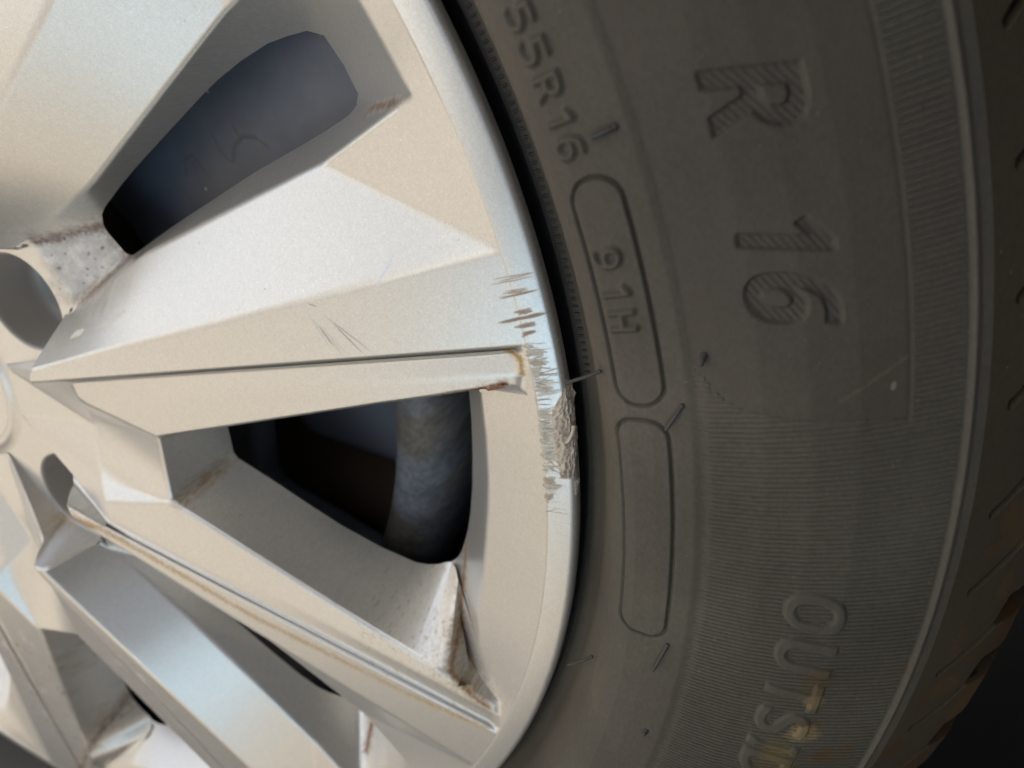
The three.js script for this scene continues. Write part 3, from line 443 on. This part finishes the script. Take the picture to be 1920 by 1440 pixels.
{ // sidewall grid; the triangles of each letter and plate become parts of their own
  const us = [], vsn = []; for (let p = T0; p <= T1 + 1e-6; p += 0.052) us.push(p);
  for (let s = 0; s < SL;) { vsn.push(s); const r = tyreAt(s)[0]; s += r > 218.5 && r < 229.5 ? 0.19 : r > 241 && r < 260 ? 0.3 : r > 276 ? 0.32 : 0.4; } vsn.push(SL);
  const nu = us.length, nv = vsn.length, pos = new Float32Array(nu * nv * 3), uv = new Float32Array(nu * nv * 2);
  for (let j = 0; j < nv; j++) {
    const [r, h, dr, dh] = tyreAt(vsn[j]);
    for (let i = 0; i < nu; i++) {
      const d = disp(us[i], vsn[j]), v = P(r - dh * d, us[i], h + dr * d), o = (j * nu + i);
      pos[o * 3] = v.x; pos[o * 3 + 1] = v.y; pos[o * 3 + 2] = v.z; uv[o * 2] = (us[i] - T0) / (T1 - T0); uv[o * 2 + 1] = vsn[j] / SL;
    }
  }
  const groove = [], main = [], parts = LETTERS.map(() => []), plates = [[], []];
  for (let j = 0; j < nv - 1; j++) for (let i = 0; i < nu - 1; i++) {
    const p = us[i] + 0.026, s = (vsn[j] + vsn[j + 1]) / 2; let to = main;
    const li = LETTERS.findIndex((L) => p > L.p0 && p < L.p1 && s > L.s0 && s < L.s1 && sample(L.raised ? (L.s1 - L.s0 < 7 ? FR : FF) : FS, p, s) > 0.25);
    if (s > sOf(277) && sample(FT, p, s) > 0.35) to = groove; else if (li >= 0) to = parts[li]; else if (sample(FP, p, s) > 0.5) to = plates[p < -14.7 ? 0 : 1];
    const a = j * nu + i, b = a + 1, c = a + nu, e = c + 1; to.push(a, b, c, b, e, c);
  }
  const whole = new THREE.BufferGeometry(); whole.setAttribute('position', new THREE.BufferAttribute(pos, 3)); whole.setAttribute('uv', new THREE.BufferAttribute(uv, 2));
  const all = new Uint32Array((nu - 1) * (nv - 1) * 6); let at = 0; for (const q of [main, groove, ...parts, ...plates]) { all.set(q, at); at += q.length; }
  whole.setIndex(new THREE.BufferAttribute(all, 1)); whole.computeVertexNormals(); whole.applyMatrix4(toWorld);
  const N = whole.attributes.normal; { const i = Math.floor(nv / 3) * nu + 100; if (N.getZ(i) < 0) { for (let q = 0; q < all.length; q += 3) { const t = all[q + 1]; all[q + 1] = all[q + 2]; all[q + 2] = t; } whole.computeVertexNormals(); } }
  const cut = (list) => {                              // own small geometry with the shared normals
    const map = new Map(), P3 = whole.attributes.position, N3 = whole.attributes.normal, U2 = whole.attributes.uv, p = [], n = [], u = [], ix = [];
    for (let q = 0; q < list.length; q += 3) for (const v of [list[q], list[q + 1], list[q + 2]]) { if (!map.has(v)) { map.set(v, map.size); p.push(P3.getX(v), P3.getY(v), P3.getZ(v)); n.push(N3.getX(v), N3.getY(v), N3.getZ(v)); u.push(U2.getX(v), U2.getY(v)); } ix.push(map.get(v)); }
    const g = new THREE.BufferGeometry(); g.setAttribute('position', new THREE.Float32BufferAttribute(p, 3)); g.setAttribute('normal', new THREE.Float32BufferAttribute(n, 3)); g.setAttribute('uv', new THREE.Float32BufferAttribute(u, 2)); g.setIndex(ix); return g;
  };
  const [tc, t] = canvas(tyreTexW, tyreTexH), px = (phi) => (phi - T0) / (T1 - T0) * tyreTexW, py = (s) => tyreTexH - s / SL * tyreTexH;
  t.fillStyle = 'rgb(85,80,70)'; t.fillRect(0, 0, tyreTexW, tyreTexH);
  t.fillStyle = 'rgb(79,73,64)'; t.beginPath(); t.moveTo(px(T0), py(sOf(232.6))); for (let r = 232.6; r <= 263.8; r += 0.4) t.lineTo(px(panelEdge(r)), py(sOf(r))); t.lineTo(px(T0), py(sOf(263.8))); t.fill();  // lettering panel filled slightly darker than the sidewall round it
  t.fillStyle = 'rgb(66,58,46)'; t.fillRect(0, 0, tyreTexW, py(sOf(275)));  // shoulder filled darker brown: mud, with the falloff of light put into colour
  const mud = (phi, r, w, h, col, a) => { for (let q = 0; q < 3; q++) { t.fillStyle = `rgba(${col},${a})`; t.beginPath(); const n = 22, ph = rnd() * 9; for (let i = 0; i <= n; i++) { const an = i / n * 6.2832, rad = 0.45 + 0.9 * fbm(Math.cos(an) * 2 + ph + 9, Math.sin(an) * 2 + ph, 3); t[i ? 'lineTo' : 'moveTo'](px(phi) + Math.cos(an) * rad * w * 7.3, py(sOf(r)) + Math.sin(an) * rad * h * 7.3); } t.fill(); } };
  for (let i = 0; i < 34; i++) mud(rr(-10, 16), rr(276, 296), rr(1.5, 7), rr(1.5, 5), rnd() < 0.6 ? '84,66,40' : '72,54,34', rr(0.15, 0.4));
  for (let i = 0; i < 14; i++) mud(rr(-26, -8), rr(284, 297), rr(2, 6), rr(2, 5), '84,70,44', rr(0.1, 0.25));
  for (let i = 0; i < 16; i++) mud(rr(-2, 12), rr(256, 272), rr(1, 5), rr(1, 4), '92,70,44', rr(0.08, 0.2));
  mud(-0.1, 257, 2, 2, '128,108,74', 0.25); mud(2.1, 257.6, 3, 3, '134,116,80', 0.3); mud(4.6, 255, 6, 4, '112,94,62', 0.2); mud(3.3, 254, 3, 3, '112,94,62', 0.2);
  t.strokeStyle = 'rgba(124,98,74,0.35)'; t.lineWidth = 4; t.beginPath(); t.moveTo(px(-14.9), py(sOf(254))); t.lineTo(px(-16.2), py(sOf(263.5))); t.stroke();
  t.fillStyle = 'rgba(150,140,124,0.6)'; t.beginPath(); t.ellipse(px(-15.2), py(sOf(261.5)), 5, 2.6, 0.2, 0, 6.3); t.fill();
  for (let i = 0; i < 900; i++) { t.fillStyle = rnd() < 0.7 ? `rgba(150,138,116,${rr(0.2, 0.8)})` : `rgba(30,26,22,${rr(0.2, 0.7)})`; const q = rr(0.6, 1.7); t.fillRect(rr(0, tyreTexW), rr(0, tyreTexH), q, q); }
  const im = t.getImageData(0, 0, tyreTexW, tyreTexH), d = im.data;
  for (let y = 0; y < tyreTexH; y++) for (let x = 0; x < tyreTexW; x++) { const i = (y * tyreTexW + x) * 4, g = 1 + 0.2 * (fbm(x / 170 + 0.3 * fbm(x / 60, y / 60, 2), y / 150, 3) - 0.5) + 0.06 * (hash2(x, y) - 0.5) + 0.08 * (vnoise(x / 5, y / 3) - 0.5); d[i] *= g; d[i + 1] *= g * (0.985 + 0.03 * vnoise(x / 200, y / 200)); d[i + 2] *= g; }
  t.putImageData(im, 0, 0);
  const rubber = new THREE.MeshPhysicalMaterial({ map: tex(tc, true), roughness: 0.72, specularIntensity: 0.45 });
  tyre.userData.rubber = undefined;
  mesh('sidewall', cut(main), rubber, tyre); mesh('tread_groove', cut(groove), black, tyre);  // groove triangles coloured black, standing in for the shade inside them
  parts.forEach((q, i) => q.length && mesh('letter', cut(q), rubber, tyre, LETTERS[i].raised ? undefined : 'large hatched sunken character'));
  plates.forEach((q, i) => q.length && mesh('inset_plate', cut(q), rubber, tyre, i ? 'empty long oval plate' : 'oval plate round the load index'));
  // fine moulded ribs round the lettering panel
  const ribs = [];
  for (let p = -40; p < 24; p += 0.222) {
    const runs = []; let run = null;
    for (let s = sPanel0; s <= sLine; s += 0.65) { const r = tyreAt(s)[0], on = !inPanel(p, r) && sample(FF, p, s) < 0.05; if (on) { if (!run) runs.push(run = []); run.push(s); } else run = null; }
    for (const q of runs) {
      if (q.length < 2) continue;
      const ps = [], ix = [], m = 4, uvs = [];
      for (const s of q) { const [r, h, dr, dh] = tyreAt(s), taper = s - sPanel0 < 1.5 ? 0.5 : 1; for (let e = 0; e <= m; e++) { const a = Math.PI * e / m, d = -0.06 + 0.34 * taper * Math.sin(a), v = P(r - dh * d, p + 0.084 * Math.cos(a), h + dr * d); ps.push(v.x, v.y, v.z); uvs.push((p - T0) / (T1 - T0), s / SL); } }
      for (let i = 0; i < q.length - 1; i++) for (let e = 0; e < m; e++) { const a = i * (m + 1) + e, b = a + m + 1; ix.push(a, a + 1, b, b, a + 1, b + 1); }
      const g = new THREE.BufferGeometry(); g.setAttribute('position', new THREE.Float32BufferAttribute(ps, 3)); g.setAttribute('uv', new THREE.Float32BufferAttribute(uvs, 2)); g.setIndex(ix); g.computeVertexNormals(); ribs.push(g);
    }
  }
  const rb = mesh('sidewall_rib', done(mergeGeometries(ribs)), rubber, tyre); rb.userData.kind = 'stuff';
  // short ticks moulded round the bead, next to the rim
  const ticks = [];
  for (let p = -40; p < -14; p += 0.42) { const g = new RoundedBoxGeometry(2, 0.55, 0.4, 1, 0.15); g.rotateZ(-(AX + p) * D2R); const v = P(208.4, p, -6); g.rotateY(0); g.translate(v.x, v.y, v.z); ticks.push(g); }
  const tk = mesh('bead_tick', done(mergeGeometries(ticks)), rubberDark, tyre); tk.userData.kind = 'stuff';
  mesh('tyre_body', done(lathe([...PROF, [300, -140], [296, -175], [285, -190], [205, -200]], 200, AX + T1, AX + T0 + 360)), new THREE.MeshStandardMaterial({ color: new THREE.Color().setRGB(0.07, 0.064, 0.054), roughness: 0.7 }), tyre);
  mesh('tread', done(lathe([[300, -72], [300, -140], [296, -175], [285, -190], [205, -200]], 60, AX + T0, AX + T1)), rubberDark, tyre);
  // rubber hairs left by the mould's vents
  const hair = (a, b, rad, label) => {
    const A = P(...a), B = P(...b), mid = A.clone().lerp(B, 0.5); mid.z += 0.25;
    const tube = new THREE.TubeGeometry(new THREE.CatmullRomCurve3([A, A.clone().lerp(B, 0.2).add(new THREE.Vector3(0, 0, 0.25)), mid, B]), 14, rad, 8), foot = new THREE.SphereGeometry(rad * 1.35, 10, 8); foot.scale(1, 1, 0.8); foot.translate(A.x, A.y, A.z);
    const tip = new THREE.SphereGeometry(rad, 8, 6); tip.translate(B.x, B.y, B.z);
    const m = mesh('vent_hair', done(mergeGeometries([tube, foot, tip])), rubber2, tyre, label);
  };
  const rubber2 = new THREE.MeshPhysicalMaterial({ color: new THREE.Color().setRGB(0.05, 0.046, 0.04), roughness: 0.65 });
  hair([229.8, -26.35, 12.9], [226.6, -26.3, 13.9], 0.45); hair([217, -16.6, 11.2], [210.6, -16.1, 11.6], 0.32, 'vent hair reaching over the edge of the cover');
  hair([230.6, -15.15, 12.9], [227.9, -14.2, 13.8], 0.36); hair([228.7, -1.85, 12.9], [227, -0.1, 13.9], 0.36); hair([213.4, 2.9, 6.2], [209, 3.9, 7.6], 0.36);
  hair([234.9, -17.25, 12.2], [234.6, -17.05, 13.2], 0.5); hair([229, 4.75, 12.8], [228.7, 4.9, 13.5], 0.45);
}

// ---------------------------------------------------------------- the car body over the wheel (mostly out of view, placed to shade the tyre) and the ground
{
  const car = new THREE.Group(); car.name = 'parked_car'; scene.add(car); tag(car, 'dark car body and wheel arch, mostly out of view, shading the wheel', 'car');
  const arch = Array.from({ length: 41 }, (_, i) => { const a = Math.PI + 0.3 - (Math.PI + 0.6) * i / 40; return new THREE.Vector2(0.345 * Math.cos(a), CY + 0.01 + 0.345 * Math.sin(a)); });
  const sh = new THREE.Shape([new THREE.Vector2(-2.6, 0.2), ...arch, new THREE.Vector2(0.68, 0.2), new THREE.Vector2(0.72, 0.62), new THREE.Vector2(0.5, 0.84), new THREE.Vector2(-0.6, 0.98), new THREE.Vector2(-2.6, 1.0)]);
  const panel = new THREE.ExtrudeGeometry(sh, { depth: 0.034, bevelEnabled: true, bevelSize: 0.006, bevelThickness: 0.006, bevelSegments: 3, curveSegments: 48 }); panel.translate(0, 0, 0.004);
  const carPaint = new THREE.MeshPhysicalMaterial({ color: new THREE.Color().setRGB(0.05, 0.05, 0.055), roughness: 0.4, clearcoat: 1, clearcoatRoughness: 0.1 });
  mesh('side_panel', panel, carPaint, car);
  const liner = new THREE.CylinderGeometry(0.348, 0.348, 0.34, 64, 1, true, -0.35, Math.PI + 0.7); liner.rotateX(Math.PI / 2); liner.rotateZ(Math.PI); liner.rotateZ(Math.PI / 2); liner.translate(0, CY + 0.01, -0.24);
  mesh('wheel_arch_liner', liner, black, car);
  const hood = new THREE.Shape([new THREE.Vector2(-2.6, 0.99), new THREE.Vector2(-0.6, 0.97), new THREE.Vector2(0.5, 0.83), new THREE.Vector2(0.71, 0.61), new THREE.Vector2(0.71, 0.3), new THREE.Vector2(0.69, 0.3), new THREE.Vector2(0.67, 0.6), new THREE.Vector2(0.47, 0.79), new THREE.Vector2(-0.6, 0.92), new THREE.Vector2(-2.6, 0.94)]);
  const hg = new THREE.ExtrudeGeometry(hood, { depth: 1.6, bevelEnabled: false }); hg.translate(0, 0, -1.69); mesh('bonnet', hg, carPaint, car);
  const floorPan = new THREE.BoxGeometry(3.1, 0.05, 1.2); floorPan.translate(-0.95, 0.24, -1.05); mesh('underbody', floorPan, black, car);
  const grit = (() => { const n = 256, [c, g] = canvas(n, n), im = g.createImageData(n, n); for (let y = 0; y < n; y++) for (let x = 0; x < n; x++) { const i = (y * n + x) * 4, v = 0.5 + 0.9 * fbm(x / 22, y / 22, 4) + 0.5 * (hash2(x, y) - 0.5), w = fbm(x / 40 + 7, y / 40, 3) > 0.55 ? 1.25 : 1; im.data[i] = 142 * v * w; im.data[i + 1] = 132 * v; im.data[i + 2] = 108 * v; im.data[i + 3] = 255; } g.putImageData(im, 0, 0); return new THREE.MeshStandardMaterial({ map: tex(c, true), roughness: 0.9 }); })();
  const bumper = new RoundedBoxGeometry(0.34, 0.5, 1.75, 4, 0.03); bumper.translate(0.53, 0.33, -0.83); mesh('bumper', bumper, grit, car);  // bumper block placed to keep the corner behind the tyre dark
}
{ // unseen roof, wall and posts, placed to keep sun and sky off the wheel
  const port = new THREE.Group(); port.name = 'unseen_carport'; scene.add(port); tag(port, 'unseen roof and end wall out of view, shading the wheel', 'unseen_carport');
  const timber = new THREE.MeshStandardMaterial({ color: new THREE.Color().setRGB(0.1, 0.085, 0.07), roughness: 0.85 });
  const roof = new THREE.BoxGeometry(2.6, 0.08, 5.4); roof.translate(0.2, 2.04, -1.04); mesh('roof', roof, new THREE.MeshStandardMaterial({ color: new THREE.Color().setRGB(0.78, 0.72, 0.58), roughness: 0.9 }), port);  // roof kept pale so its underside throws light onto upward faces
  const wall = new THREE.BoxGeometry(0.1, 2, 4.4); wall.translate(0.86, 1, -0.85); mesh('wall', wall, timber, port);
  for (const [x, z] of [[-1.02, 1.56], [-1.02, -3.1]]) { const post = new THREE.BoxGeometry(0.12, 2, 0.12); post.translate(x, 1, z); mesh('post', post, timber, port); }
}
{ // unseen walls and blue sheet, placed to shape the reflections in the cover
  const wall = new RoundedBoxGeometry(5.4, 2.4, 0.2, 2, 0.02); wall.translate(2.2, 1.2, 3.1);
  tag(mesh('unseen_boundary_wall', wall, new THREE.MeshStandardMaterial({ color: new THREE.Color().setRGB(0.33, 0.37, 0.43), roughness: 0.9 }), scene), 'unseen grey wall out of view, dimming the reflections from the front', 'wall');
  const low = new RoundedBoxGeometry(0.2, 1.0, 8, 2, 0.02); low.translate(-3.5, 0.5, 0.8);
  tag(mesh('unseen_garden_wall', low, new THREE.MeshStandardMaterial({ color: new THREE.Color().setRGB(0.4, 0.34, 0.25), roughness: 0.9 }), scene), 'unseen low cream wall out of view, toning the hub reflections', 'wall');
  const cloth = new THREE.PlaneGeometry(0.9, 0.9, 40, 40), cp = cloth.attributes.position; for (let i = 0; i < cp.count; i++) cp.setZ(i, 0.008 + 0.012 * fbm(cp.getX(i) * 5 + 40, cp.getY(i) * 5 + 40, 3)); cloth.computeVertexNormals(); cloth.rotateX(-Math.PI / 2); cloth.translate(0.42, 0, 0.9);
  tag(mesh('unseen_blue_sheet', cloth, new THREE.MeshStandardMaterial({ color: new THREE.Color().setRGB(0.42, 0.68, 0.95), roughness: 0.8 }), scene), 'unseen pale blue sheet out of view, tinting the lower spoke', 'unseen_sheet');
}
{
  const n = 512, [c, g] = canvas(n, n), im = g.createImageData(n, n);
  for (let y = 0; y < n; y++) for (let x = 0; x < n; x++) { const i = (y * n + x) * 4, v = 1 + 0.25 * (hash2(x, y) - 0.5) + 0.25 * (fbm(x / 40, y / 40, 4) - 0.5); im.data[i] = 165 * v; im.data[i + 1] = 158 * v; im.data[i + 2] = 146 * v; im.data[i + 3] = 255; }
  g.putImageData(im, 0, 0);
  const t = tex(c, true); t.wrapS = t.wrapT = THREE.RepeatWrapping; t.repeat.set(400, 400);
  const ground = new THREE.PlaneGeometry(400, 400); ground.rotateX(-Math.PI / 2);
  const m = mesh('ground', ground, new THREE.MeshStandardMaterial({ map: t, roughness: 0.95 }), scene); m.userData.kind = 'structure';
}
renderer.render(scene, camera);
